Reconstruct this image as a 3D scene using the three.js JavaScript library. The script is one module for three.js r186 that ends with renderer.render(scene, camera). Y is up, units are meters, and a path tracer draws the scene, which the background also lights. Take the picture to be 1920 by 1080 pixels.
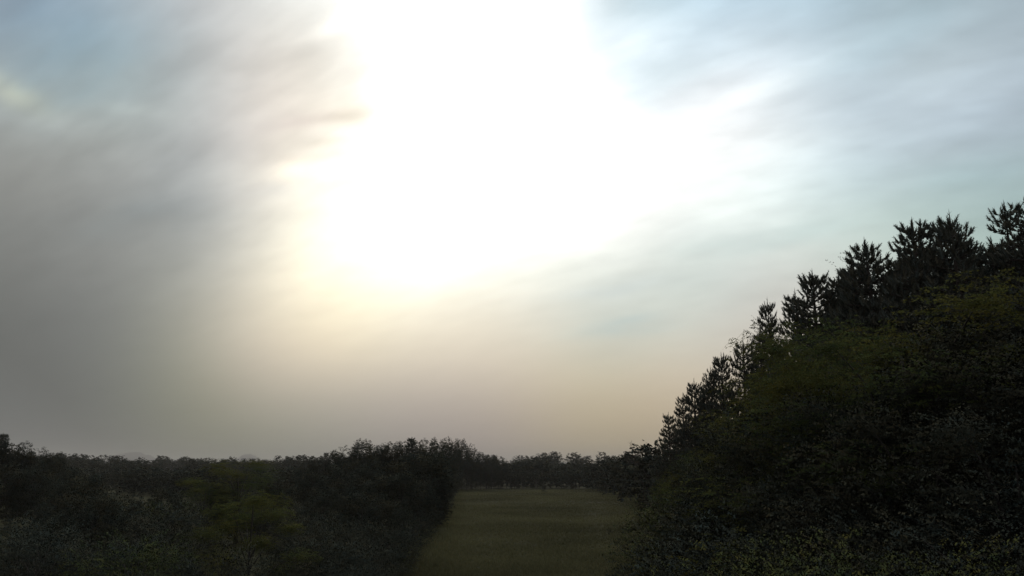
import * as THREE from 'three';
import { ImprovedNoise } from 'three/addons/math/ImprovedNoise.js';

// ---------------------------------------------------------------- camera
const scene = new THREE.Scene();
const F = 1568, PITCH = Math.atan(340 / F), EYE = 7;           // focal length in pixels of a 1920 x 1080 picture
const camera = new THREE.PerspectiveCamera(2 * Math.atan(540 / F) * 180 / Math.PI, 16 / 9, 0.1, 30000);
camera.position.set(0, EYE, 0);
camera.lookAt(0, EYE + Math.tan(PITCH) * 100, -100);
const renderer = new THREE.WebGLRenderer({ antialias: true });
renderer.toneMapping = THREE.LinearToneMapping;
renderer.toneMappingExposure = 1;
renderer.shadowMap.enabled = true;

const rad = Math.PI / 180;
function rng(seed) { let s = seed >>> 0; return () => { s = (s + 0x6d2b79f5) | 0; let t = Math.imul(s ^ (s >>> 15), 1 | s); t = (t + Math.imul(t ^ (t >>> 7), 61 | t)) ^ t; return ((t ^ (t >>> 14)) >>> 0) / 4294967296; }; }
const lerp = THREE.MathUtils.lerp, clamp = THREE.MathUtils.clamp;
const smooth = (a, b, x) => { const t = clamp((x - a) / (b - a), 0, 1); return t * t * (3 - 2 * t); };
const lin = (c) => { c /= 255; return c <= 0.04045 ? c / 12.92 : Math.pow((c + 0.055) / 1.055, 2.4); };
const perlin = new ImprovedNoise();
function fbm(x, y, z, o = 4) { let s = 0, a = 0.5; for (let i = 0; i < o; i++) { s += a * perlin.noise(x, y, z + i * 7.3); x *= 2.03; y *= 2.03; a *= 0.5; } return s; }

// ---------------------------------------------------------------- sky: thin veils of evening cloud round a hidden sun
const SUN_AZ = -1.5, SUN_EL = 24.5;
// azimuth (right of straight ahead), elevation, brightness as an sRGB colour, factor
const SKY_POINTS = [
  [-16.0,11.1,230,220,198,1.166], [-13.2,11.2,255,244,212,1.166], [-9.6,11.3,255,248,222,1.166], [-4.5,11.5,255,248,226,1.166], [-33.5,26.2,150,166,180], [-28.1,27.5,165,180,190], [-21.5,28.8,200,202,202],
  [-15.7,29.6,234,236,230], [-13.4,29.6,253,253,247,1.22], [-11.1,30.1,255,255,252,1.586], [-2.4,31.2,255,255,255,2.4], [3.6,30.5,255,255,255,1.2], [7.6,30.4,218,236,243], [13.4,29.9,200,222,235],
  [20.8,28.9,188,211,225], [27.5,27.7,175,197,209,0.93], [33.5,26.2,166,186,199,0.93], [-33.0,22.4,167,176,176], [-27.7,23.5,161,176,178], [-21.1,24.7,195,198,196], [-16.9,25.2,222,219,213,1.2],
  [-13.6,25.6,246,238,226], [-11.4,25.8,255,252,236], [-9.0,25.9,255,255,252,1.5], [-14.2,23.3,238,226,214,1.2], [-11.8,23.5,255,248,226], [-8.9,23.7,255,255,250,1.4], [-2.4,26.2,255,254,250,4],
  [4.7,26.1,255,255,255,1.6], [10.5,25.8,226,242,249], [16.9,25.2,228,242,251], [23.8,24.2,202,220,231,0.93], [28.6,23.4,192,210,221,0.93], [33.0,22.4,175,193,206,0.93], [-32.4,18.2,148,150,147],
  [-27.2,19.1,166,168,165], [-20.7,20.0,190,192,189], [-16.6,20.5,230,219,210,1.2], [-14.4,20.7,250,238,220,1.464], [-12.2,20.9,255,253,232,1.22], [-9.2,21.0,255,255,250,1.952], [-2.3,21.3,255,254,248,3.2],
  [4.6,21.2,255,255,255,2], [11.1,20.9,252,255,255,1.1], [17.3,20.4,236,248,253], [23.4,19.7,203,221,232,0.93], [28.1,19.0,188,205,217,0.93], [32.4,18.2,176,193,205,0.93], [-32.0,14.8,136,138,135],
  [-26.8,15.6,151,153,150], [-20.4,16.3,180,182,179], [-16.0,16.7,238,230,214,1.2], [-13.7,16.9,255,251,230,1.464], [-12.0,17.0,255,255,240,1.3176], [-7.6,17.2,255,255,250,1.952], [-1.5,17.3,255,255,250,2.0],
  [5.3,17.3,255,255,252,1.5], [10.9,17.0,255,255,250,1.05], [15.6,16.7,244,252,246,1.05], [19.8,16.4,222,236,230,1.05], [26.2,15.6,196,214,206], [32.0,14.8,170,192,184], [-31.7,11.7,122,124,121],
  [-26.5,12.3,139,141,138], [-20.8,12.8,170,172,164,1.08], [-16.8,13.1,222,216,204,1.2], [-14.7,13.3,248,240,216,1.2], [-12.2,13.4,255,252,225,1.2444], [-7.5,13.6,255,255,245,1.4029999999999998], [-1.5,13.7,255,255,242,1.1],
  [3.8,13.7,255,255,240], [8.9,13.5,238,238,226], [13.3,13.3,208,222,216], [17.8,13.1,214,216,210], [25.9,12.4,196,208,200], [31.7,11.7,172,190,184], [-31.3,8.6,110,112,109],
  [-26.2,9.0,126,128,125], [-21.9,9.3,159,158,146,1.08], [-18.6,9.5,199,192,174,1.166], [-13.1,9.8,250,234,204,1.166], [-7.4,10.0,247,236,212,1.166], [-2.2,10.0,240,230,210,1.166], [2.6,10.0,216,214,202,1.166],
  [7.0,10.0,192,200,194,1.166], [11.7,9.8,208,212,202,1.08], [15.9,9.7,212,208,200], [24.1,9.2,196,196,190], [31.3,8.6,176,182,176], [-31.0,5.5,102,104,101], [-25.9,5.8,118,120,116],
  [-21.9,5.9,143,144,128,1.08], [-18.0,6.1,178,168,156,1.166], [-12.9,6.2,198,188,170,1.166], [-7.3,6.4,204,194,176,1.166], [-2.2,6.4,204,194,176,1.166], [3.3,6.4,210,198,174,1.166], [10.5,6.3,206,192,170,1.166],
  [19.0,6.1,196,184,166], [31.0,5.5,176,172,162], [-30.6,2.4,95,97,94], [-25.6,2.5,110,112,108], [-21.6,2.6,131,132,114], [-16.2,2.7,152,150,136,1.08], [-11.0,2.8,162,156,146,1.08],
  [-5.8,2.8,166,156,148,1.08], [-0.4,2.8,172,160,146,1.08], [5.0,2.8,182,168,142,1.08], [10.4,2.8,182,166,140,1.08], [18.8,2.7,176,162,140], [30.6,2.4,166,158,146], [-30.4,0.6,90,92,89],
  [-23.9,0.6,106,108,102], [-18.6,0.7,123,124,108], [-12.7,0.7,142,140,126,1.08], [-5.7,0.7,154,146,138,1.08], [-0.4,0.7,158,147,138,1.08], [5.0,0.7,166,154,128,1.08], [10.3,0.7,170,156,132,1.08],
  [30.4,0.6,156,150,138], [14.6,23.8,255,255,255,1.08], [17.8,23.4,247,253,255], [14.5,21.7,255,255,255,1.1], [17.9,18.6,240,250,250,1.05], [-45,1,100,100,100], [-45,10,113,113,113],
  [-45,19,123,126,133], [-45,30,157,160,170], [-45,45,168,171,181], [-45,62,167,171,181], [-65,1,101,101,101], [-65,10,114,114,114], [-65,19,124,127,134],
  [-65,30,157,160,170], [-65,45,167,171,181], [-65,62,167,170,180], [-90,1,103,103,103], [-90,10,115,115,115], [-90,19,125,128,135], [-90,30,157,160,170],
  [-90,45,167,170,180], [-90,62,166,170,180], [-120,1,106,106,106], [-120,10,117,117,117], [-120,19,126,129,137], [-120,30,157,160,170], [-120,45,166,169,179],
  [-120,62,165,169,179], [-150,1,108,108,108], [-150,10,119,119,119], [-150,19,128,130,138], [-150,30,157,160,170], [-150,45,165,169,179], [-150,62,165,168,178],
  [180,1,111,111,111], [180,10,121,121,121], [180,19,129,132,139], [180,30,157,160,170], [180,45,165,168,178], [180,62,164,167,177], [150,1,115,115,115],
  [150,10,124,124,124], [150,19,132,135,143], [150,30,159,163,172], [150,45,166,170,180], [150,62,165,169,179], [120,1,119,119,119], [120,10,128,128,128],
  [120,19,135,138,146], [120,30,162,165,175], [120,45,168,171,182], [120,62,167,170,180], [90,1,123,123,123], [90,10,131,131,131], [90,19,138,141,149],
  [90,30,164,167,177], [90,45,170,173,183], [90,62,168,172,182], [65,1,126,126,126], [65,10,134,134,134], [65,19,140,143,152], [65,30,166,169,179],
  [65,45,171,174,185], [65,62,169,173,183], [45,1,129,129,129], [45,10,137,137,137], [45,19,142,145,154], [45,30,167,171,181], [45,45,172,176,186],
  [45,62,170,174,184], [-20,40,185,190,194], [-10,36,235,236,232], [0,38,250,250,250], [10,38,215,226,230], [22,40,185,200,208], [0,48,205,210,213],
  [-18,52,188,194,198], [18,52,194,204,210], [0,65,180,188,192], [0,90,170,177,183],
];
const skyTexture = (() => {
  const W = 3072, H = 1536, gw = 180, gh = 90, grid = new Float32Array((gw + 1) * (gh + 1) * 3);
  const pts = SKY_POINTS.map(([a, e, r, g, b, k = 1]) => { const ce = Math.cos(e * rad); return [ce * Math.sin(a * rad), Math.sin(e * rad), -ce * Math.cos(a * rad), Math.log(lin(r) * k), Math.log(lin(g) * k), Math.log(lin(b) * k), a, e]; });
  // the colours at the points are spread smoothly over the dome, then what is still off at the points is spread again, finer each time
  const spread = (x, y, z, sigma, values, tail) => {
    let w = 1e-9, c0 = 0, c1 = 0, c2 = 0;
    pts.forEach((p, n) => { const d2 = Math.max(0, 2 - 2 * (x * p[0] + y * p[1] + z * p[2])) / (rad * rad), k = Math.exp(-d2 / (2 * sigma * sigma)) + tail / (d2 + 30); w += k; c0 += k * values[n][0]; c1 += k * values[n][1]; c2 += k * values[n][2]; });
    return [c0 / w, c1 / w, c2 / w];
  };
  let rest = pts.map((p) => [p[3], p[4], p[5]]);
  for (const [sigma, tail] of [[6, 0.02], [4.5, 0.01], [3.4, 0.01], [2.8, 0.01]]) {
    for (let j = 0; j <= gh; j++) for (let i = 0; i <= gw; i++) {
      const az = i / gw * 360 - 180, el = Math.max(0, j / gh * 180 - 90), ce = Math.cos(el * rad), v = spread(ce * Math.sin(az * rad), Math.sin(el * rad), -ce * Math.cos(az * rad), sigma, rest, tail), o = (j * (gw + 1) + i) * 3;
      for (let c = 0; c < 3; c++) grid[o + c] += v[c];
    }
    const now = pts.map((p) => spread(p[0], p[1], p[2], sigma, rest, tail)); rest = rest.map((v, n) => v.map((x, c) => x - now[n][c]));
  }
  const N = 512, tile = new Float32Array(N * N), r = rng(5);
  {  // tileable cloud noise
    for (let oct = 0, cells = 4, amp = 1; oct < 6; oct++, cells *= 2, amp *= 0.52) {
      const g = new Float32Array(cells * cells).map(() => r() * 2 - 1);
      for (let y = 0; y < N; y++) for (let x = 0; x < N; x++) {
        const fx = x / N * cells, fy = y / N * cells, ix = Math.floor(fx), iy = Math.floor(fy), u = fx - ix, v = fy - iy, su = u * u * (3 - 2 * u), sv = v * v * (3 - 2 * v);
        const a = g[(iy % cells) * cells + ix % cells], b = g[(iy % cells) * cells + (ix + 1) % cells], c = g[((iy + 1) % cells) * cells + ix % cells], d = g[((iy + 1) % cells) * cells + (ix + 1) % cells];
        tile[y * N + x] += amp * lerp(lerp(a, b, su), lerp(c, d, su), sv);
      }
    }
  }
  const cloud = (u, v) => { u = (u - Math.floor(u)) * N; v = (v - Math.floor(v)) * N; const x = Math.floor(u) % N, y = Math.floor(v) % N, x1 = (x + 1) % N, y1 = (y + 1) % N, a = u - Math.floor(u), b = v - Math.floor(v); return lerp(lerp(tile[y * N + x], tile[y * N + x1], a), lerp(tile[y1 * N + x], tile[y1 * N + x1], a), b); };
  // single bands of cloud: azimuth, elevation, half length, half width, tilt, log gain r g b
  const BANDS = [
    [-32.9,22.0,2.2,0.8,-10,0.25,0.2,0.08],
    [-30.0,25.1,5,2.5,20,-0.18,-0.1,-0.05],
    [-25.3,15.4,5,1.2,8,-0.1,-0.07,-0.05],
    [-19.6,18.8,4,1,12,0.08,0.08,0.07],
    [17.5,24.0,4.5,0.9,16,0.1,0.09,0.08],
    [12.8,26.0,5,1.0,18,-0.04,-0.02,-0.02],
    [16.9,15.0,4.5,0.8,5,-0.14,-0.09,-0.08],
    [7.0,9.5,3.4,0.8,3,-0.12,-0.05,0.0],
    [-15.3,22.8,2.2,0.5,18,-0.14,-0.16,-0.14],
    [9.9,28.9,3.5,1.6,22,0.16,0.12,0.1],
    [6.0,12.0,4,0.6,5,-0.05,-0.03,0.0],
    [21.9,25.2,6,1,20,0.05,0.04,0.03],
    [-12.3,23.5,2.2,0.45,14,-0.16,-0.18,-0.2],
    [-15.1,20.3,2.2,0.4,14,-0.1,-0.11,-0.11],
    [-13.7,21.6,1.8,0.35,16,-0.12,-0.13,-0.15],
    [-16.4,18.1,2.5,0.5,10,-0.08,-0.07,-0.05],
    [-25.9,22.1,2.5,0.5,0,0.1,0.1,0.09],
    [-30.4,20.6,3,0.5,3,0.08,0.08,0.08],
    [27.3,26.5,6,1.2,20,-0.06,-0.03,-0.02],
    [30.9,17.2,5,1.5,10,-0.06,-0.03,-0.03],
    [-12.0,24.3,2.0,0.8,25,-0.08,-0.1,-0.13],
    [-10.4,23.2,1.5,0.4,18,-0.09,-0.1,-0.14],
    [-14.0,26.9,2.0,0.6,25,-0.12,-0.12,-0.12],
    [-10.3,19.2,2.2,0.35,12,-0.1,-0.12,-0.16],
    [-15.0,19.2,1.8,1.2,0,0.14,0.13,0.09],
    [-13.4,28.6,2.5,0.5,30,0.1,0.1,0.1],
  ];
  const data = new Float32Array(W * H * 4);
  const cub = (p0, p1, p2, p3, t) => p1 + 0.5 * t * (p2 - p0 + t * (2 * p0 - 5 * p1 + 4 * p2 - p3 + t * (3 * (p1 - p2) + p3 - p0)));
  for (let row = 0; row < H; row++) {
    const el = ((row + 0.5) / H - 0.5) * 180, fy = clamp((Math.max(el, 0) + 90) / 180 * gh, 0, gh - 1e-4), iy = Math.floor(fy), ty = fy - iy;
    const line = new Float32Array((gw + 1) * 3), J = [iy - 1, iy, iy + 1, iy + 2].map((j) => clamp(j, 0, gh) * (gw + 1) * 3);
    for (let n = 0; n < line.length; n++) line[n] = cub(grid[J[0] + n], grid[J[1] + n], grid[J[2] + n], grid[J[3] + n], ty);
    for (let col = 0; col < W; col++) {
      const round = ((col + 0.5) / W - 0.5) * 360;                       // 0 is +x, 90 is +z
      let az = round + 90; if (az > 180) az -= 360;                      // right of -z
      const o = (row * W + col) * 4;
      if (el < -0.5) { data[o] = data[o + 1] = data[o + 2] = 0.06; data[o + 3] = 1; continue; }
      const fx = clamp((az + 180) / 360 * gw, 0, gw - 1e-4), ix = Math.floor(fx), tx = fx - ix;
      // clouds on a plane overhead so that streaks flatten towards the horizon
      const ca = Math.cos(az * rad), sa = Math.sin(az * rad), hgt = Math.tan(Math.max(el, 1) * rad) + 0.32, X = sa / hgt, Z = ca / hgt;
      const U = -X * 0.9 + Z * 0.44, V = X * 0.44 + Z * 0.9;
      const warp = cloud(X * 0.11 + 0.3, Z * 0.11) * 0.05;
      const n1 = cloud(U * 0.16 + warp, V * 0.42 + warp), n2 = cloud(U * 0.75 + 0.4, V * 1.7 + 0.7 + warp * 3), n3 = cloud(U * 1.5 + 0.1 + n2 * 0.03, V * 4.6 + 0.2 + warp * 4 + n1 * 0.06), n4 = cloud(U * 3.1 + 0.3 + n3 * 0.02, V * 8.3 + 0.9 + n2 * 0.05);
      const lowCalm = smooth(5, 22, el);
      let m = (n1 * 0.06 + n2 * 0.075 + n3 * 0.06 + n4 * 0.05) * lerp(0.12, 1, lowCalm), tint = n1 * 0.035 * lowCalm;
      const g = [m + tint, m, m - tint];
      for (const b of BANDS) {
        const da = (az - b[0]) * Math.cos(b[1] * rad), de = el - b[1]; if (Math.abs(da) > 30 || Math.abs(de) > 25) continue;
        const c = Math.cos(b[4] * rad), s = Math.sin(b[4] * rad), p = (da * c + de * s) / b[2] + n1 * 0.35, q = (-da * s + de * c) / b[3] + n2 * 0.7;
        const k = Math.exp(-(p * p + q * q)) * (1 + n3 * 0.4);
        g[0] += k * b[5]; g[1] += k * b[6]; g[2] += k * b[7];
      }
      const i0 = (ix + gw - 1) % gw * 3, i1 = ix * 3, i2 = (ix + 1) % gw * 3, i3 = (ix + 2) % gw * 3;
      for (let ch = 0; ch < 3; ch++) data[o + ch] = Math.exp(cub(line[i0 + ch], line[i1 + ch], line[i2 + ch], line[i3 + ch], tx) + g[ch]);
      data[o + 3] = 1;
    }
  }
  const t = new THREE.DataTexture(data, W, H, THREE.RGBAFormat, THREE.FloatType);
  t.mapping = THREE.EquirectangularReflectionMapping; t.magFilter = THREE.LinearFilter; t.needsUpdate = true;
  return t;
})();
scene.background = skyTexture;
scene.environment = skyTexture;

// ---------------------------------------------------------------- the veiled sun
const sun = new THREE.DirectionalLight(0xfff0dc, 1.0);
{
  const ce = Math.cos(SUN_EL * rad);
  sun.position.set(ce * Math.sin(SUN_AZ * rad), Math.sin(SUN_EL * rad), -ce * Math.cos(SUN_AZ * rad)).multiplyScalar(400);
  sun.castShadow = true; sun.shadow.radius = 24; sun.shadow.mapSize.set(2048, 2048);
  Object.assign(sun.shadow.camera, { left: -200, right: 200, top: 200, bottom: -200, near: 1, far: 1200 });
  sun.name = 'sun'; scene.add(sun, sun.target);
}

// ---------------------------------------------------------------- helpers
const taken = new Map();
function numbered(name) { const n = taken.get(name) ?? 0; taken.set(name, n + 1); return n ? name + '_' + String(n).padStart(3, '0') : name; }
// the direction through a pixel of the photograph, and the point on it at a horizontal distance
function ray(px, py) {
  const x = (px - 960) / F, y = (540 - py) / F, c = Math.cos(PITCH), s = Math.sin(PITCH);
  return new THREE.Vector3(x, y * c + s, -(c - y * s));
}
function onRay(px, py, dist) { const v = ray(px, py); v.multiplyScalar(dist / Math.hypot(v.x, v.z)); v.y += EYE; return v; }

// the lie of the land: a flat meadow, an embankment below the viewer, a bank to the right, a rise far off
function ground(x, z) {
  const d = Math.hypot(x, z);
  let h = 5.3 * (1 - smooth(3, 15, -z + 0.12 * Math.abs(x))) * (z > 30 ? 1 - smooth(30, 60, z) : 1);
  h += 4.2 * smooth(9, 34, x - 0.02 * Math.max(0, -z - 60)) * smooth(10, 24, -z) * (1 - smooth(80, 190, -z));
  h += 3 * smooth(330, 700, d) + 0.5 * fbm(x * 0.012, z * 0.012, 2.2, 3) * smooth(20, 90, d) + 6 * fbm(x * 0.0021, z * 0.0021, 8.1, 2) * smooth(420, 900, d);
  return h;
}

class Tris {                                                     // collects triangles with one colour each
  constructor() { this.p = []; this.n = []; this.c = []; }
  tri(a, b, c, k, out, share = 0.8) {                            // out: leaves lean with the clump that they clothe
    const ux = b[0] - a[0], uy = b[1] - a[1], uz = b[2] - a[2], vx = c[0] - a[0], vy = c[1] - a[1], vz = c[2] - a[2];
    let nx = uy * vz - uz * vy, ny = uz * vx - ux * vz, nz = ux * vy - uy * vx; const l = Math.hypot(nx, ny, nz) || 1; nx /= l; ny /= l; nz /= l;
    if (out) {
      if (nx * out[0] + ny * out[1] + nz * out[2] < 0) { [b, c] = [c, b]; nx = -nx; ny = -ny; nz = -nz; }
      nx += (out[0] - nx) * share; ny += (out[1] - ny) * share; nz += (out[2] - nz) * share; const m = Math.hypot(nx, ny, nz) || 1; nx /= m; ny /= m; nz /= m;
    }
    for (const q of [a, b, c]) { this.p.push(q[0], q[1], q[2]); this.n.push(nx, ny, nz); this.c.push(k[0], k[1], k[2]); }
  }
  tube(pts, rads, sides, k) {                                     // smooth tapered tube through points
    const rings = pts.map((p, i) => {
      const a = pts[Math.max(0, i - 1)], b = pts[Math.min(pts.length - 1, i + 1)], d = new THREE.Vector3(b[0] - a[0], b[1] - a[1], b[2] - a[2]).normalize();
      const u = new THREE.Vector3(Math.abs(d.y) > 0.9 ? 1 : 0, Math.abs(d.y) > 0.9 ? 0 : 1, 0).cross(d).normalize(), v = d.clone().cross(u);
      return Array.from({ length: sides }, (_, s) => { const t = s / sides * 2 * Math.PI, c = Math.cos(t), q = Math.sin(t), n = [u.x * c + v.x * q, u.y * c + v.y * q, u.z * c + v.z * q]; return [[p[0] + n[0] * rads[i], p[1] + n[1] * rads[i], p[2] + n[2] * rads[i]], n]; });
    });
    for (let i = 0; i + 1 < rings.length; i++) for (let s = 0; s < sides; s++) {
      const t = (s + 1) % sides, q = [rings[i][s], rings[i][t], rings[i + 1][t], rings[i][s], rings[i + 1][t], rings[i + 1][s]];
      for (const [p, n] of q) { this.p.push(...p); this.n.push(...n); this.c.push(...k); }
    }
  }
  geometry() {
    const g = new THREE.BufferGeometry();
    g.setAttribute('position', new THREE.Float32BufferAttribute(this.p, 3)); g.setAttribute('normal', new THREE.Float32BufferAttribute(this.n, 3)); g.setAttribute('color', new THREE.Float32BufferAttribute(this.c, 3));
    return g;
  }
}
const leafMaterial = (translucent) => new THREE.MeshPhysicalMaterial({ vertexColors: true, roughness: 0.85, specularIntensity: 0, transmission: translucent, thickness: 0, side: THREE.DoubleSide });
const M = {
  pine: leafMaterial(0), leaf: leafMaterial(0.45), dark: leafMaterial(0),
  bark: new THREE.MeshStandardMaterial({ vertexColors: true, roughness: 0.95 }),
};
M.pine.name = 'pine needles'; M.leaf.name = 'thin pale leaves'; M.dark.name = 'dark leaves'; M.bark.name = 'bark';
const tone = (r, base, spread) => { const k = 1 + (r() - 0.5) * spread, h = (r() - 0.5) * 0.25; return [base[0] * k * (1 + h), base[1] * k, base[2] * k * (1 - h)]; };

// ---------------------------------------------------------------- kinds of tree; every shape has its base at the origin
// A pine: whorls of branches that turn up at their ends, every twig ending in an upright brush of needles.
function pineShapes(seed, H, reach, openness) {
  const r = rng(seed), crown = new Tris(), wood = new Tris(), NEEDLE = [0.100, 0.105, 0.082], BARK = [0.06, 0.045, 0.036];
  const lean = [(r() - 0.5) * 0.5, (r() - 0.5) * 0.5], axis = (t) => [lean[0] * t * t, H * t, lean[1] * t * t];
  wood.tube([-0.02, 0.1, 0.3, 0.5, 0.7, 0.85, 0.97].map(axis), [0.22, 0.2, 0.17, 0.14, 0.1, 0.06, 0.015].map((x) => x * H / 13), 8, BARK);
  const brush = (p, d, len, w) => {                              // a shoot clothed with needles
    const k = tone(r, NEEDLE, 0.5), D = new THREE.Vector3(...d).normalize(), U = new THREE.Vector3(0.3, 0.1, 0.9).cross(D).normalize(), V = D.clone().cross(U);
    const at = (s, a, q) => { const c = Math.cos(a) * q, e = Math.sin(a) * q; return [p[0] + D.x * s + U.x * c + V.x * e, p[1] + D.y * s + U.y * c + V.y * e, p[2] + D.z * s + U.z * c + V.z * e]; };
    for (let i = 0; i < 4; i++) { const a = i * Math.PI / 2, b = a + Math.PI / 2; crown.tri(at(0, a, w * 0.35), at(0, b, w * 0.35), at(len * 0.98, a, 0.004), k); }
    const n = 11;
    for (let i = 0; i < n; i++) {
      const s = len * (0.02 + 0.8 * i / n), a = i * 2.4 + r(), nl = (0.75 + r() * 0.5) * w * (1 - 0.35 * i / n);
      crown.tri(at(s, a - 0.5, w * 0.2), at(s + 0.02, a + 0.5, w * 0.2), at(s + nl * 0.95, a, nl * 0.85), k);
    }
  };
  brush(axis(0.955), [0, 1, 0], 0.75, 0.14);
  for (let i = 0; i < 4; i++) { const a = i * 1.57 + r(); brush(axis(0.955), [Math.cos(a) * 0.55, 1, Math.sin(a) * 0.55], 0.38, 0.11); }
  let y = H * 0.955, step = 0;
  while (y > H * 0.22) {
    const t = y / H, below = H - y, prof = Math.min(reach, 0.14 + below * 0.36) * (below > H * 0.55 ? lerp(1, 0.75, (below - H * 0.55) / (H * 0.3)) : 1);
    const n = 4 + Math.floor(r() * 3), a0 = r() * 6.28;
    for (let i = 0; i < n; i++) {
      if (r() < openness) continue;
      const a = a0 + i / n * 6.283 + (r() - 0.5) * 0.5, L = prof * (0.65 + r() * 0.5), up0 = lerp(0.5, 0.02, smooth(0.2, 2.4, below)) + (r() - 0.5) * 0.22, c0 = axis(t), ca = Math.cos(a), sa = Math.sin(a);
      const path = (s) => [c0[0] + ca * L * s, c0[1] + L * (up0 * s + 0.13 * s * s), c0[2] + sa * L * s];
      wood.tube([0, 0.35, 0.7, 1].map(path), [0.035, 0.027, 0.018, 0.007].map((x) => x * (0.5 + L / 2.5)), 4, BARK);
      const m = Math.max(2, Math.round(L / 0.2));
      for (let j = 0; j <= m; j++) {
        const s = 0.22 + 0.78 * j / m, p = path(s), side = j % 2 ? 1 : -1, tl = (1 - s) * L * 0.55 + 0.12 + r() * 0.12, out = j === m ? 0 : side * (0.75 + r() * 0.4);
        const da = a + out, dir = [Math.cos(da), 0.3 + r() * 0.35, Math.sin(da)];
        const tip = j === m ? p : [p[0] + dir[0] * tl, p[1] + dir[1] * tl, p[2] + dir[2] * tl];
        if (j !== m && tl > 0.2) wood.tube([p, tip], [0.011, 0.006], 3, BARK);
        brush(tip, [dir[0] * 0.5, 0.6 + r() * 0.55, dir[2] * 0.5], 0.2 + r() * 0.17, 0.095 + r() * 0.035);
        const extra = 1 + Math.floor(tl / 0.15);
        for (let e = 0; e < extra; e++) { const f = r(), q = [lerp(p[0], tip[0], f), lerp(p[1], tip[1], f), lerp(p[2], tip[2], f)], aa = da + (r() - 0.5) * 2.6; brush(q, [Math.cos(aa) * 0.65, 0.5 + r() * 0.5, Math.sin(aa) * 0.65], 0.15 + r() * 0.13, 0.095 + r() * 0.035); }
      }
    }
    y -= (0.31 + r() * 0.2) * lerp(0.55, 1, smooth(0.3, 2.5, below)); step++;
  }
  return { height: H, crown: crown.geometry(), wood: wood.geometry() };
}
// A broadleaf tree or shrub: forking limbs, and leafy sprays laid in loose tiers over the lobes that the limbs carry.
function leafyShapes(seed, o) {
  const r = rng(seed), crown = new Tris(), wood = new Tris(), { H, W, clear, lobes, sprays, leaves, size, color } = o, BARK = o.bark ?? [0.055, 0.047, 0.04];
  const gauss = () => (r() + r() + r() - 1.5) / 0.87;
  const mid = lerp(clear, 1, 0.3) * H, stems = o.stems ?? 1;
  for (let s = 0; s < stems; s++) { const a = r() * 6.28, q = stems > 1 ? 0.25 : 0; wood.tube([[Math.cos(a) * q, -0.2, Math.sin(a) * q], [Math.cos(a) * q * 1.5, mid * 0.4, Math.sin(a) * q * 1.5], [Math.cos(a) * q * 3, mid, Math.sin(a) * q * 3], [Math.cos(a) * q * 4 + (r() - 0.5) * 0.5, H * 0.8, Math.sin(a) * q * 4]], [0.021 * H, 0.016 * H, 0.011 * H, 0.002 * H].map((x) => x / Math.sqrt(stems)), 7, BARK); }
  for (let i = 0; i < lobes; i++) {
    const t = (i + 0.5) / lobes, a = i * 2.39996 + r() * 0.6, hy = lerp(clear, 0.9, Math.pow(t, 0.8)), prof = Math.sqrt(Math.max(0.02, 1 - Math.pow((hy - lerp(clear, 1, 0.38)) / ((1 - clear) * (hy > lerp(clear, 1, 0.38) ? 0.66 : 0.55)), 2)));
    const R = W * 0.5 * prof * (0.5 + 0.35 * r()), c = [Math.cos(a) * R, H * hy, Math.sin(a) * R], lr = W * (0.15 + 0.1 * r()) * (o.lobe ?? 1), ly = lr * (o.flat ?? 0.62);
    wood.tube([[0, H * Math.max(0.08, hy * 0.55), 0], [c[0] * 0.28, H * hy * 0.72, c[2] * 0.28], [c[0] * 0.62, H * hy * 0.9, c[2] * 0.62], c], [0.006 * H, 0.0045 * H, 0.003 * H, 0.001 * H], 5, BARK);
    const lobeTone = tone(r, color, 0.25);
    for (let s = 0; s < sprays; s++) {
      // points towards the outside of the lobe
      let dx = gauss(), dy = gauss(), dz = gauss(); const l = Math.hypot(dx, dy, dz) || 1, q = Math.pow(r(), o.tight ?? 0.45) / l; dx *= q; dy *= q; dz *= q;
      const p = [c[0] + dx * lr, c[1] + dy * ly, c[2] + dz * lr], oa = Math.atan2(p[2], p[0]) + (r() - 0.5) * 2.2, len = size * (2.0 + r() * 2) * (o.len ?? 1), rise = 0.25 + r() * 0.5 - (o.droop ?? 0.3);
      const out = new THREE.Vector3(dx + c[0] / W * 0.7, dy + 0.25, dz + c[2] / W * 0.7).normalize().toArray();
      const k = tone(r, lobeTone, 0.2), wild = o.wild ?? 0, up = wild * (dy * 1.2 + (r() - 0.35) * 1.2), ca = Math.cos(oa), sa = Math.sin(oa);
      for (let f = 0; f < leaves; f++) {
        const u = (f + 0.3) / leaves, side = f % 2 ? 1 : -1, b = [p[0] + ca * len * u, p[1] + len * (rise * u - 0.35 * u * u * (1 - wild) + up * u), p[2] + sa * len * u], la = oa + side * (0.95 + r() * 0.35), ll = size * (0.7 + 0.6 * r()) * (1 - 0.3 * u), lw = ll * (o.slim ?? 0.42);
        const ex = Math.cos(la), ez = Math.sin(la), ey = -0.35 + r() * 0.65 + (r() - 0.4) * 1.6 * wild, tw = (r() - 0.5) * (1.3 + 2.4 * wild), wx = -ez * lw * 0.5, wz = ex * lw * 0.5, wy = tw * lw * 0.6;
        const m = [b[0] + ex * ll * 0.5, b[1] + ey * ll * 0.5 + 0.03 * ll, b[2] + ez * ll * 0.5], e = [b[0] + ex * ll, b[1] + ey * ll - 0.08 * ll, b[2] + ez * ll];
        const L = [m[0] + wx, m[1] + wy, m[2] + wz], Rr = [m[0] - wx, m[1] - wy, m[2] - wz];
        if (o.fine) crown.tri(L, Rr, e, k, out); else { crown.tri(b, L, e, k, out); crown.tri(b, e, Rr, k, out); }
      }
    }
  }
  return { height: H, crown: crown.geometry(), wood: wood.geometry() };
}
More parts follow.
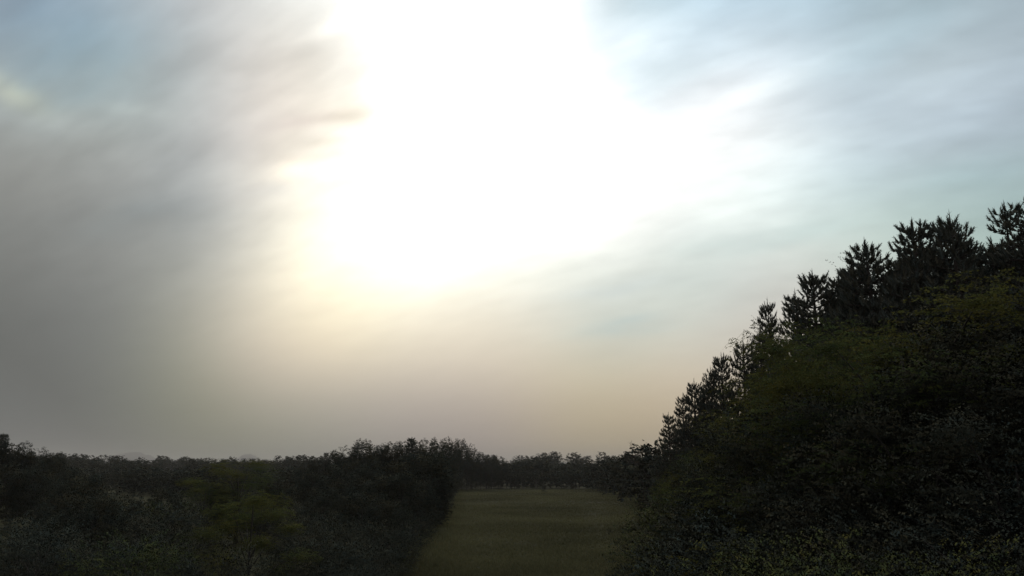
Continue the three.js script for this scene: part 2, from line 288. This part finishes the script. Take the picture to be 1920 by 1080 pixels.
// ---------------------------------------------------------------- putting trees on the land
const shadowed = (o) => { o.traverse((m) => { if (m.isMesh) m.castShadow = m.receiveShadow = true; }); return o; };
// how high a crown reaches, stray tips left out
function topOf(g, stray) { const p = g.attributes.position, ys = []; for (let i = 0; i < p.count; i += 3) ys.push(p.getY(i)); ys.sort((a, b) => b - a); return ys[Math.floor(ys.length * stray)]; }
function kindOf(shapes, material, crownName = 'crown', woodName = 'trunk', stray = 0.003) {   // prototypes, not themselves in the scene
  return shapes.map((s) => {
    const g = new THREE.Group(), w = new THREE.Mesh(s.wood, M.bark), c = new THREE.Mesh(s.crown, material);
    w.name = woodName; c.name = crownName; g.add(w, c); g.userData.height = topOf(s.crown, stray); return shadowed(g);
  });
}
function stand(proto, name, label, category, group, x, z, height, turn, wide = 1) {
  const g = proto.clone(), s = height / proto.userData.height; g.name = numbered(name);
  g.position.set(x, ground(x, z) - 0.08, z); g.scale.set(s * wide, s, s * wide); g.rotation.y = turn;
  g.userData = { label, category, group };
  scene.add(g); return g;
}
// a tree whose top shows at a pixel, standing at a distance
function topAt(proto, name, label, category, group, px, py, dist, turn, wide = 1) {
  const t = onRay(px, py, dist); return stand(proto, name, label, category, group, t.x, t.z, Math.max(1, t.y - ground(t.x, t.z) + 0.08), turn, wide);
}

// ---------------------------------------------------------------- the ground
function patchTexture(seed, cols, scale, n = 512) {
  const data = new Uint8Array(n * n * 4), T = 2 * Math.PI;
  for (let y = 0; y < n; y++) for (let x = 0; x < n; x++) {
    const u = x / n * T, v = y / n * T, R = scale, a = fbm(Math.cos(u) * R + 9, Math.sin(u) * R + Math.cos(v) * R * 1.31 + seed, Math.sin(v) * R, 5) + 0.5, f = fbm(x * 0.21, y * 0.21, seed + 3, 3) * 0.5 + fbm(x * 0.6, y * 0.6, seed, 1) * 0.4, k = clamp(a * 0.9 + f * 0.35, 0, 1), o = (y * n + x) * 4;
    for (let c = 0; c < 3; c++) data[o + c] = clamp(lerp(cols[0][c], cols[1][c], k) * (1 + f * 0.25), 0, 255);
    data[o + 3] = 255;
  }
  const t = new THREE.DataTexture(data, n, n); t.wrapS = t.wrapT = THREE.RepeatWrapping; t.magFilter = THREE.LinearFilter; t.colorSpace = THREE.SRGBColorSpace; t.needsUpdate = true; return t;
}
{
  const rings = [0.01, 3, 6, 9, 12, 15, 18, 22, 26, 31, 37, 44, 52, 60, 70, 82, 95, 110, 130, 150, 175, 200, 230, 265, 300, 340, 390, 450, 530, 630, 760, 950, 1300, 1900, 3000, 4800, 7500, 13000], A = 160, p = [], uv = [], idx = [];
  for (const d of rings) for (let i = 0; i <= A; i++) { const a = i / A * 2 * Math.PI, x = Math.sin(a) * d, z = -Math.cos(a) * d; p.push(x, ground(x, z), z); uv.push(x / 23, z / 23); }
  for (let k = 0; k + 1 < rings.length; k++) for (let i = 0; i < A; i++) { const o = k * (A + 1) + i, q = o + A + 1; idx.push(o, o + 1, q, o + 1, q + 1, q); }
  const g = new THREE.BufferGeometry(); g.setAttribute('position', new THREE.Float32BufferAttribute(p, 3)); g.setAttribute('uv', new THREE.Float32BufferAttribute(uv, 2)); g.setIndex(idx); g.computeVertexNormals();
  if (g.attributes.normal.getY(500) < 0) { g.index.array.reverse(); g.computeVertexNormals(); }
  const map = patchTexture(1.7, [[40, 42, 26], [58, 58, 37]], 1.6);
  const m = new THREE.Mesh(g, new THREE.MeshPhysicalMaterial({ map, roughness: 1, specularIntensity: 0.05, bumpMap: map, bumpScale: 0.05 })); m.name = 'ground'; m.userData = { label: 'rough green meadow ground between the woods', category: 'ground', kind: 'structure' }; m.receiveShadow = true; scene.add(m);
}
// the edges of the meadow as seen between the woods: offsets at a distance
const meadowLeft = (d) => lerp(-5.2, -18.5, clamp((d - 51) / 250, 0, 1)), meadowRight = (d) => d * 0.142;
{
  const blade = new Tris(), r = rng(77);
  for (let i = 0; i < 9; i++) { const a = r() * 6.28, q = r() * 0.16, x = Math.cos(i * 2.4) * q, z = Math.sin(i * 2.4) * q, h = 0.09 + r() * 0.13, w = 0.016, b = 0.05 + r() * 0.07, k = tone(r, [0.135, 0.132, 0.068], 0.5); blade.tri([x - Math.cos(a) * w, -0.02, z - Math.sin(a) * w], [x + Math.cos(a) * w, -0.02, z + Math.sin(a) * w], [x + Math.sin(a) * b, h, z - Math.cos(a) * b], k); }
  const N = 90000, im = new THREE.InstancedMesh(blade.geometry(), leafMaterial(0.3), N), mt = new THREE.Matrix4(), q = new THREE.Quaternion(), e = new THREE.Euler(), col = new THREE.Color();
  for (let i = 0; i < N; i++) {
    const d = 40 + Math.pow(r(), 1.6) * 268, x = lerp(meadowLeft(d) - 5, meadowRight(d) + 6, r()), z = -d, s = 0.7 + r() * 0.7 + Math.max(0, fbm(x * 0.2, z * 0.2, 4.4, 2)) * 0.9 + 1.6 * r() * Math.max(smooth(2.5, 0, x - meadowLeft(d)), smooth(2.5, 0, meadowRight(d) - x)), k = 0.85 + r() * 0.3 + fbm(x * 0.06, z * 0.045, 1.1, 3) * 0.9;
    e.set(0, r() * 6.28, 0); q.setFromEuler(e); mt.compose(new THREE.Vector3(x, ground(x, z), z), q, new THREE.Vector3(s * 1.2, s, s * 1.2)); im.setMatrixAt(i, mt); col.setRGB(k * 1.02, k, k * 0.95); im.setColorAt(i, col);
  }
  im.name = 'meadow_grass'; im.userData = { label: 'short green grass covering the meadow between the woods', category: 'grass', kind: 'stuff' }; im.castShadow = im.receiveShadow = true; scene.add(im);
}

// ---------------------------------------------------------------- far hills in the haze
function hill(name, label, px0, px1, py, dist, seed, depth) {
  const n = 60, m = 14, p = [], idx = [], a = onRay(px0, 880, dist), b = onRay(px1, 880, dist), top = onRay((px0 + px1) / 2, py, dist).y;
  const dir = new THREE.Vector3((a.x + b.x) / 2, 0, (a.z + b.z) / 2).normalize();
  for (let j = 0; j <= m; j++) for (let i = 0; i <= n; i++) {
    const u = i / n, v = j / m * 2 - 1, ridge = Math.pow(Math.sin(Math.PI * u), 1.25) * (0.82 + 0.34 * fbm(u * 4, seed, 0.5, 3) + 0.12 * fbm(u * 17, seed, 0.2, 2)), h = top * ridge * Math.max(0, 1 - v * v) ;
    const x = lerp(a.x, b.x, u) + dir.x * v * depth, z = lerp(a.z, b.z, u) + dir.z * v * depth; p.push(x, Math.max(0, h) + ground(x, z) - 4, z);
  }
  for (let j = 0; j < m; j++) for (let i = 0; i < n; i++) { const o = j * (n + 1) + i, q = o + n + 1; idx.push(o, o + 1, q, o + 1, q + 1, q); }
  const g = new THREE.BufferGeometry(); g.setAttribute('position', new THREE.Float32BufferAttribute(p, 3)); g.setIndex(idx); g.computeVertexNormals();
  const h = new THREE.Mesh(g, new THREE.MeshStandardMaterial({ color: new THREE.Color().setRGB(0.05, 0.055, 0.045), roughness: 1, side: THREE.DoubleSide })); h.name = name; h.userData = { label, category: 'hill', kind: 'structure' }; scene.add(h);
}
hill('hill', 'wide pale hill in haze beyond the left woods', 150, 335, 843, 11000, 3.1, 900);
hill('hill_001', 'narrow pale hill in haze beyond the left woods', 405, 520, 847, 11500, 7.7, 800);
hill('hill_002', 'low pale hill in haze beyond the end of the meadow', 990, 1140, 862, 11200, 5.2, 800);

// ---------------------------------------------------------------- prototypes
const PINES = kindOf([pineShapes(11, 13, 2.5, 0.1), pineShapes(23, 13.5, 2.2, 0.16), pineShapes(37, 12.5, 2.7, 0.08), pineShapes(41, 14, 2.3, 0.3)], M.pine, 'crown', 'trunk', 0);
const GREEN = [0.106, 0.120, 0.042], SAGE = [0.066, 0.076, 0.030], DARK = [0.054, 0.058, 0.042];
const PALE = kindOf([
  leafyShapes(51, { H: 9, W: 8, clear: 0.12, lobes: 19, sprays: 260, leaves: 13, size: 0.105, fine: true, slim: 0.55, color: GREEN, flat: 0.42, droop: 0.35, tight: 0.7, lobe: 0.98 }),
  leafyShapes(52, { H: 8, W: 7, clear: 0.1, lobes: 18, sprays: 260, leaves: 13, size: 0.105, fine: true, slim: 0.55, color: GREEN, flat: 0.45, droop: 0.4, tight: 0.7, lobe: 0.98 }),
], M.leaf);
const BROAD = kindOf([
  leafyShapes(61, { H: 10, W: 7.5, clear: 0.12, lobes: 26, sprays: 110, leaves: 9, size: 0.23, fine: true, color: DARK, slim: 0.75, wild: 0.3, flat: 0.85, len: 0.5 }),
  leafyShapes(62, { H: 11, W: 7, clear: 0.1, lobes: 28, sprays: 105, leaves: 9, size: 0.23, fine: true, color: DARK, slim: 0.75, wild: 0.3, flat: 0.85, len: 0.5 }),
  leafyShapes(63, { H: 9, W: 8, clear: 0.08, lobes: 26, sprays: 110, leaves: 9, size: 0.23, fine: true, color: DARK, slim: 0.75, wild: 0.3, flat: 0.85, len: 0.5 }),
], M.dark);
const NEAR = kindOf([
  leafyShapes(64, { H: 10, W: 7.5, clear: 0.1, lobes: 34, sprays: 150, leaves: 12, size: 0.105, fine: true, color: DARK, slim: 0.6, wild: 0.35, flat: 0.6, tight: 0.62, lobe: 0.9 }),
  leafyShapes(65, { H: 9, W: 7.5, clear: 0.1, lobes: 34, sprays: 150, leaves: 12, size: 0.105, fine: true, color: DARK, slim: 0.6, wild: 0.35, flat: 0.6, tight: 0.62, lobe: 0.9 }),
  leafyShapes(66, { H: 9.5, W: 7.5, clear: 0.1, lobes: 34, sprays: 150, leaves: 12, size: 0.1, fine: true, color: DARK, slim: 0.6, wild: 0.35, flat: 0.6, tight: 0.62, lobe: 0.9 }),
], M.dark);
const shrub = (seed, H, W, color, fine = 0) => leafyShapes(seed, { H, W, clear: 0.04, lobes: 20, sprays: [70, 95, 190][+fine], leaves: [11, 11, 14][+fine], size: [0.115, 0.085, 0.05][+fine], fine: true, color, slim: 0.6, stems: 4, lobe: 1.15, wild: 0.55, flat: 0.75 });
const SHRUB = kindOf([shrub(71, 4, 5, DARK, true), shrub(72, 4.5, 4.5, DARK, true), shrub(73, 4, 5, SAGE, true)], M.dark, 'foliage', 'stems');
const NEARSHRUB = kindOf([shrub(77, 4, 5, DARK, 2), shrub(78, 4.5, 4.5, DARK, 2), shrub(79, 4, 5, SAGE, 2)], M.dark, 'foliage', 'stems');
const FARSHRUB = kindOf([shrub(74, 4, 5, DARK), shrub(75, 4.5, 4.5, DARK), shrub(76, 4, 5, SAGE)], M.dark, 'foliage', 'stems');
const FARTREE = kindOf([
  leafyShapes(91, { H: 12, W: 9, clear: 0.1, lobes: 16, sprays: 16, leaves: 6, size: 0.7, color: DARK, slim: 0.7, wild: 0.3, flat: 0.85, len: 0.5 }),
  leafyShapes(92, { H: 12, W: 7.5, clear: 0.08, lobes: 16, sprays: 16, leaves: 6, size: 0.7, color: DARK, slim: 0.7, wild: 0.3, flat: 0.85, len: 0.5 }),
  leafyShapes(93, { H: 11, W: 11, clear: 0.1, lobes: 18, sprays: 16, leaves: 6, size: 0.7, color: DARK, slim: 0.7, wild: 0.3, flat: 0.85, len: 0.5 }),
], M.dark);
const pick = rng(2024), any = (a) => a[Math.floor(pick() * a.length)], spin = () => pick() * 6.28;

// ---------------------------------------------------------------- the pines on the right-hand bank
const PG = 'pines along the bank on the right of the meadow';
for (const [px, py, d, v, w, label] of [
  [1912, 378, 37, 3, 1, 'tall open pine with gaps between its branches, highest on the bank'],
  [1880, 384, 38.5, 3, 0.9, 'slim open pine close beside the highest pine on the bank'],
  [1965, 350, 38, 0, 1], [2010, 380, 36, 1, 1],
  [1788, 397, 38, 2, 0.95, 'pointed dark pine, tallest of the close trio on the bank'],
  [1750, 410, 40, 1, 0.9, 'dark pine in the middle of the close trio on the bank'],
  [1710, 414, 39, 0, 1.05, 'bushy dark pine at the outer end of the close trio on the bank'],
  [1845, 450, 41, 2, 1, 'lower pine filling the gap between trio and highest pine'],
  [1864, 462, 42, 1, 0.9], [1815, 455, 42, 0, 1.0],
  [1635, 450, 40, 2, 1.1, 'broad round-topped dark pine standing apart from the trio'],
  [1600, 492, 41, 0, 1], [1672, 478, 42, 1, 1],
  [1522, 510, 42, 0, 1.0, 'pine with many upright tips below the round-topped pine'],
  [1562, 513, 43, 1, 0.95], [1490, 545, 43, 2, 0.9], [1580, 530, 44, 2, 1],
  [1445, 563, 45, 1, 0.62, 'narrow young pine above the pale green broadleaf crowns'],
  [1420, 622, 46, 3, 0.7],
  [1735, 450, 44, 2, 1.2], [1900, 455, 45, 2, 1.2], [1600, 525, 46, 1, 1.2],
  [1386, 636, 44, 2, 0.85, 'round bushy pine where the bank drops toward the meadow'], [1352, 664, 44.5, 0, 0.75, 'bushy pine below the round one where the bank drops'], [1330, 690, 45, 2, 0.7],
  [1297, 712, 45, 2, 0.8, 'small sparse conifer leaning out at the lower end of the bank'],
  [1256, 775, 44, 3, 0.85, 'lowest sparse conifer at the foot of the bank'],
  [1275, 740, 52, 1, 0.8], [1320, 720, 52, 2, 0.8],
]) topAt(PINES[v], 'pine_tree', label ?? 'dark pine crowded among its neighbours on the bank', 'pine tree', PG, px, py, d, spin(), w);

// ---------------------------------------------------------------- broadleaf trees in front of the pines
const BG = 'pale green broadleaf trees before the pines';
for (const [px, py, d, v, w, label] of [
  [1690, 578, 29, 0, 1.1, 'large domed pale green broadleaf tree in front of the pines'],
  [1545, 630, 33, 1, 0.72, 'pale green broadleaf tree beside the large domed one'],
  [1492, 672, 35, 0, 0.5, 'pale green broadleaf tree sloping down from the domed one'],
  [1392, 765, 37, 1, 0.55, 'lower pale green broadleaf tree before the round bushy pine'],
  [1322, 832, 38, 0, 0.55, 'pale green broadleaf tree overhanging the edge of the meadow'],
  [1280, 880, 40, 1, 0.55, 'small pale green tree at the meadow edge'],
]) topAt(PALE[v], 'broadleaf_tree', label, 'tree', BG, px, py, d, spin(), w);
for (const [px, py, d, v, w, label] of [

  [1490, 605, 49, 1, 0.6], [1580, 585, 49, 0, 0.55], [1640, 518, 49, 2, 0.7], [1720, 476, 49, 1, 0.7], [1800, 470, 49, 0, 0.7], [1880, 500, 49, 2, 0.6], [1430, 685, 48, 0, 0.4], [1300, 785, 47, 1, 0.35],
  [1860, 600, 30, 1, 1.1], [1800, 680, 28, 0, 1.1], [1910, 560, 33, 2, 1.1], [1945, 640, 27, 1, 1.1], [1620, 720, 28, 0, 1], [1500, 760, 31, 2, 1], [1420, 800, 33, 1, 0.9], [1720, 760, 25, 2, 1], [1345, 860, 35, 0, 0.9], [1890, 780, 23, 2, 1.05], [1560, 880, 26, 1, 1],
]) topAt(NEAR[v], 'dark_broadleaf_tree', label ?? (d > 46 ? 'dark broadleaf tree showing between the pine trunks' : 'dark shaded broadleaf tree packed in front of the pine bank'), 'tree', d > 46 ? 'dark broadleaf trees behind the pines' : 'dark broadleaf trees below the pines', px, py, d, spin(), w);
for (const [px, py, d, v, w] of [
  [1282, 930, 40, 2, 1], [1288, 985, 37, 2, 1], [1340, 940, 34, 0, 1.1], [1380, 930, 31, 1, 1.1], [1330, 1000, 33, 0, 1.2], [1370, 1010, 28, 1, 1.2], [1450, 950, 28, 0, 1.2], [1318, 1040, 31, 1, 1.1],
  [1620, 960, 24, 0, 1.2], [1700, 920, 23, 1, 1.2], [1800, 900, 22, 0, 1.2], [1900, 920, 20, 1, 1.2], [1500, 1000, 24, 1, 1.2], [1400, 1040, 25, 0, 1.2], [1850, 1000, 18, 0, 1.1], [1760, 1010, 19, 1, 1],
]) topAt((d < 26 ? NEARSHRUB : SHRUB)[v], 'shrub', v === 2 ? 'rounded greener shrub at the foot of the bank beside the meadow' : 'dense dark shrub at the foot of the wooded bank', 'shrub', v === 2 ? 'green shrubs beside the meadow' : 'dark shrubs below the bank', px, py, d, spin(), w);
for (const [px, py, d] of [[1540, 1040, 17.5], [1610, 1022, 17], [1690, 1016, 16.5], [1750, 1035, 16]])
  topAt(NEARSHRUB[2], 'shrub', 'low yellow-green bush on the slope before the dark shrubs', 'shrub', 'yellow-green bushes on the slope', px, py, d, spin(), 1.1);

// the wood goes on past the frame, shading the foot of the bank
for (const [az, d, h] of [[50, 25, 12], [58, 17, 9], [64, 25, 13], [72, 15, 10], [82, 20, 12], [96, 15, 11]])
  stand(NEAR[d % 3], 'dark_broadleaf_tree', 'tall dark broadleaf tree of the wood beside the embankment', 'tree', 'tall trees beside the embankment', Math.sin(az * rad) * d, -Math.cos(az * rad) * d, h, spin(), 1);
for (const [az, d, h] of [[-47, 26, 7], [-56, 19, 8], [-68, 16, 9]])
  stand(NEAR[d % 2], 'dark_broadleaf_tree', 'tall dark broadleaf tree at the near end of the left thicket', 'tree', 'tall trees at the near end of the thicket', Math.sin(az * rad) * d, -Math.cos(az * rad) * d, h, spin(), 1);

// ---------------------------------------------------------------- the wooded hump left of the meadow
const HG = 'trees of the wooded hump beside the meadow';
for (const [px, py, d, k, v, w] of [
  [598, 858, 150, 'f', 0, 0.8], [612, 848, 145, 's', 0, 1], [632, 846, 150, 'f', 1, 0.9], [652, 840, 146, 'f', 2, 0.8], [668, 836, 150, 's', 1, 1.1], [684, 826, 145, 'f', 1, 0.9], [706, 837, 140, 'f', 0, 0.8], [722, 834, 148, 's', 1, 1.1], [733, 830, 142, 'f', 0, 0.85], [752, 832, 140, 'f', 2, 0.8], [772, 820, 135, 's', 0, 1.2], [783, 824, 138, 'f', 0, 0.7], [808, 828, 132, 'f', 2, 0.8], [826, 824, 150, 'f', 1, 0.85], [846, 822, 230, 'f', 2, 0.6], [866, 824, 300, 'f', 0, 0.6], [884, 834, 305, 'f', 2, 0.6], [902, 848, 310, 'f', 1, 0.75], [922, 853, 315, 'f', 0, 0.8], [940, 860, 320, 'f', 2, 0.8], [858, 840, 290, 'f', 1, 0.7], [876, 850, 295, 'f', 2, 0.8], [893, 866, 300, 'f', 0, 0.9], [912, 874, 302, 'f', 1, 0.9], [575, 868, 150, 'f', 2, 0.8],
  [640, 868, 120, 'b', 0, 1], [690, 862, 115, 'b', 1, 1], [745, 858, 110, 'b', 2, 1], [800, 850, 105, 'b', 0, 1], [812, 852, 108, 'b', 1, 0.8], [830, 862, 180, 'b', 2, 0.9], [850, 872, 270, 'b', 2, 0.9], [590, 885, 110, 'b', 1, 1], [835, 880, 220, 'b', 0, 0.8], [660, 890, 92, 'b', 2, 1], [720, 890, 88, 'b', 0, 1], [755, 885, 86, 'b', 1, 0.9], [785, 892, 92, 'b', 2, 0.7], [800, 900, 120, 'b', 0, 0.75], [610, 915, 82, 'b', 1, 1], [680, 925, 70, 'b', 0, 1], [725, 930, 68, 'b', 2, 0.8], [748, 938, 72, 'b', 1, 0.7],
]) {
  if (k === 's') topAt(PINES[v], 'spire_conifer', 'pointed conifer rising from the wooded hump beside the meadow', 'conifer', 'pointed conifers on the hump', px, py, d, spin(), w);
  else if (k === 'f') topAt(BROAD[v], 'hump_tree', 'rounded dark tree on the skyline of the wooded hump', 'tree', HG, px, py, d, spin(), w * 0.75);
  else topAt(BROAD[v], 'wood_tree', 'dark rounded tree packed below the skyline of the wooded hump', 'tree', 'trees below the hump skyline', px, py, d, spin(), w);
}
for (const [px, py, d, v] of [[640, 965, 60, 0], [590, 955, 62, 1], [700, 975, 56, 1], [728, 985, 58, 0], [748, 980, 66, 1], [775, 960, 80, 0], [792, 945, 95, 1], [804, 930, 110, 0], [816, 920, 130, 1], [640, 1010, 47, 0], [690, 1020, 48, 1], [706, 1020, 51, 0], [590, 1000, 48, 1], [610, 1050, 38, 0], [670, 1060, 40, 1], [690, 1062, 43, 0], [825, 910, 160, 0], [835, 905, 200, 1], [842, 902, 240, 0], [849, 900, 280, 1], [862, 902, 305, 0], [880, 903, 308, 1]])
  topAt((d < 45 ? SHRUB : FARSHRUB)[v], 'shrub', 'dense dark shrub along the wooded side of the meadow', 'shrub', 'dark shrubs along the meadow under the hump', px, py, d, spin(), 1.1);

// ---------------------------------------------------------------- left-hand trees and thicket
for (const [px, py, d, k, v, w, label] of [
  [6, 812, 150, 's', 0, 1.4], [28, 829, 150, 'b', 0, 0.8], [-25, 822, 150, 'b', 1, 0.9], [60, 845, 158, 's', 1, 1.3], [82, 843, 160, 'b', 2, 0.75], [105, 849, 165, 'b', 0, 0.7], [45, 850, 150, 'b', 1, 0.8], [-70, 818, 150, 'b', 2, 1], [10, 870, 120, 'b', 2, 1], [70, 880, 118, 'b', 0, 1], [130, 880, 140, 'b', 1, 0.8], [-40, 880, 110, 'b', 1, 1],
]) k === 's' ? topAt(PINES[v], 'spire_conifer', 'pointed conifer in the dark clump at the far left wood', 'conifer', 'pointed conifers in the left clump', px, py, d, spin(), w)
  : topAt(BROAD[v], 'clump_tree', 'dark rounded tree in the tall clump before the far left woods', 'tree', 'trees of the left clump', px, py, d, spin(), w);
topAt(PALE[0], 'broadleaf_tree', 'wide pale green tree rising just above the left thicket', 'tree', 'pale green trees in the thicket', 452, 862, 88, 1.1, 1.3);
topAt(PALE[1], 'broadleaf_tree', 'small pale green tree with lobed crown in the near thicket', 'tree', 'pale green trees in the thicket', 475, 924, 44, 2.1, 1.0);
for (const [px, py, d] of [[372, 985, 52], [420, 1010, 38], [545, 1000, 46], [575, 975, 55], [350, 955, 66], [560, 930, 78]])
  topAt(FARSHRUB[1], 'thicket_shrub', 'dark shrub at the foot of the small pale green tree', 'shrub', 'shrubs round the pale green tree', px, py, d, spin(), 1);
topAt(PALE[0], 'broadleaf_tree', 'low pale green tree at the side of the small clearing', 'tree', 'pale green trees in the thicket', 385, 900, 85, 3.3, 1.0);
{
  const r = rng(404);
  const thicketWords = (px, d, h) => {
    const size = h > 4.2 ? 'tall' : h > 3.4 ? 'middling' : 'low', where = d < 36 ? 'on the near side of the left thicket' : px < 150 ? 'below the left clump of trees' : px > 420 ? 'below the wooded hump in the thicket' : d > 70 ? 'around the small clearing' : 'in the middle of the left thicket';
    return [`${size} dark rounded shrub ${where}`, 'shrub', `${size} shrubs ${where}`];
  };
  for (let i = 0; i < 80; i++) {
    const px = -90 + r() * 660, u = r(), d = 26 + u * u * 95, v = ray(px, 880), k = d / Math.hypot(v.x, v.z), x = v.x * k, z = v.z * k;
    const lowest = d < 60 ? 3.0 : 3.6, h = lowest + r() * 1.6 - (d < 34 ? 0.9 : 0);
    if (px > 350 && px < 590 && d < 84) continue;                // open before the small pale tree
    if (px > 170 && px < 330 && d > 76) continue;                // the small clearing
    const big = d > 60 && r() < 0.45;
    big ? stand(any(BROAD), 'thicket_tree', 'low dark tree standing up from the left thicket', 'tree', 'low trees in the thicket', x, z, 5.2 + r() * 1.3, spin(), 0.95)
      : stand((d < 45 ? SHRUB : FARSHRUB)[r() < 0.12 ? 2 : Math.floor(r() * 2)], 'thicket_shrub', ...thicketWords(px, d, h), x, z, h, spin(), 1.15);
  }
}

// ---------------------------------------------------------------- the woods round the end of the meadow
const EG = 'trees closing the far end of the meadow';
{
  const sky = [[950, 868], [962, 866], [980, 862], [1000, 860], [1018, 863], [1036, 868], [1062, 867], [1078, 866], [1100, 870], [1120, 861], [1136, 859], [1150, 857], [1165, 854], [1180, 848], [1195, 840], [1210, 834], [1228, 826], [1050, 872], [1090, 870], [972, 866], [990, 862], [1110, 867]];
  sky.forEach(([px, py], i) => topAt(FARTREE[i % 3], 'meadow_end_tree', 'rounded tree in the wood that closes the far meadow', 'tree', EG, px, py, px < 1110 ? 350 + pick() * 40 : lerp(300, 120, (px - 1110) / 120), spin(), 0.75 + pick() * 0.3));
  for (let i = 0; i < 34; i++) { const px = 900 + i * 9.3 + (pick() - 0.5) * 8, d = 312 + pick() * 30 - (px > 1130 ? (px - 1130) * 0.9 : 0); topAt(FARTREE[i % 3], 'meadow_end_tree', 'low tree in the front row of the wood closing the far meadow', 'tree', 'front row trees at the far meadow end', px, 880 + pick() * 9, d, spin(), 0.9 + pick() * 0.3); }
  for (let i = 0; i < 26; i++) { const d = lerp(290, 62, Math.pow(i / 25, 0.7)), x = meadowRight(d) + 5 + pick() * 4; stand(any(FARSHRUB), 'edge_shrub', 'leafy shrub lining the far edge of the meadow past the bank', 'shrub', 'shrubs lining the meadow past the bank', x, -d, 4 + pick() * 2.5, spin(), 1.2); }
  for (let i = 0; i < 16; i++) { const d = lerp(270, 60, i / 15), x = meadowRight(d) + 9 + pick() * 6; stand(any(BROAD), 'edge_tree', 'dark tree behind the shrubs lining the meadow past the bank', 'tree', 'trees lining the meadow past the bank', x, -d, 8 + pick() * 2, spin(), 1); }
}
// a bare twiggy top beside the bank
{
  const r = rng(9), w = new Tris(), o = onRay(1203, 824, 128), g = new THREE.Group(), gy = ground(o.x, o.z), H = o.y - gy, BARK = [0.055, 0.038, 0.031];
  const fork = (p, d, len, rad_, depth) => {
    const e = [p[0] + d[0] * len, p[1] + d[1] * len, p[2] + d[2] * len]; w.tube([p, e], [rad_, rad_ * 0.65], 5, BARK);
    if (depth) for (let i = 0; i < 3; i++) { const q = new THREE.Vector3(d[0] + (r() - 0.5) * 1.2, d[1] + (r() - 0.3) * 0.5, d[2] + (r() - 0.5) * 1.2).normalize(); fork(e, [q.x, q.y, q.z], len * (0.55 + r() * 0.2), rad_ * 0.62, depth - 1); }
  };
  fork([0, -0.1, 0], [0.03, 1, 0], H * 0.42, 0.09, 5);
  const geo = w.geometry(); geo.computeBoundingBox(); const m = new THREE.Mesh(geo, M.bark); m.scale.setScalar(H / geo.boundingBox.max.y); m.name = 'branches'; g.add(shadowed(m));
  g.name = 'bare_tree'; g.position.set(o.x, gy, o.z); g.userData = { label: 'leafless reddish tree with fanned twigs beyond the bank', category: 'tree' }; scene.add(g);
}
// a lone sapling at the far end of the grass
{
  const p = onRay(1020, 904, 245), s = kindOf([leafyShapes(303, { H: 3, W: 1.2, clear: 0.3, lobes: 9, sprays: 12, leaves: 6, size: 0.22, color: DARK, slim: 0.6 })], M.dark)[0];
  const g = stand(s, 'sapling', 'small dark sapling alone on the grass at the far meadow end', 'sapling', undefined, p.x, p.z, 2.3, 0.4); delete g.userData.group;
}

// ---------------------------------------------------------------- woods far off, too many and too small to tell apart
{
  const r = rng(515);
  for (const [n, geometry, material] of [['crowns', FARTREE[0].children[1].geometry, M.dark]]) {
    const spots = [];
    for (let i = 0; i < 2600; i++) {
      const d = 480 + Math.pow(r(), 1.4) * 1000, a = (-75 + r() * 150) * rad, x = Math.sin(a) * d, z = -Math.cos(a) * d; spots.push([x, z, 9 + r() * 4 + 16 * fbm(x * 0.007, z * 0.007, 3.3, 2)]);
    }
    for (let i = 0; i < 260; i++) { const d = 195 + r() * 190, a = (-38 + r() * 25) * rad, x = Math.sin(a) * d, z = -Math.cos(a) * d; if (d < 240 && a > -27 * rad && a < -20 * rad) continue; spots.push([x, z, 5.5 + r() * 2.5]); }
    const im = new THREE.InstancedMesh(geometry, material, spots.length), q = new THREE.Quaternion(), e = new THREE.Euler(), mt = new THREE.Matrix4();
    spots.forEach(([x, z, h], i) => { const s = h / FARTREE[0].userData.height, w = s * (0.8 + r() * 0.7); e.set(0, r() * 6.28, 0); q.setFromEuler(e); mt.compose(new THREE.Vector3(x, ground(x, z) - 0.3, z), q, new THREE.Vector3(w, s, w)); im.setMatrixAt(i, mt); });
    im.name = 'far_woodland'; im.userData = { label: 'distant dark woodland along the horizon', category: 'woodland', kind: 'stuff' }; scene.add(im);
  }
}

// ---------------------------------------------------------------- evening haze
scene.fog = new THREE.FogExp2(0xd8d4cc, 0.0001);


scene.updateMatrixWorld(true);
renderer.render(scene, camera);
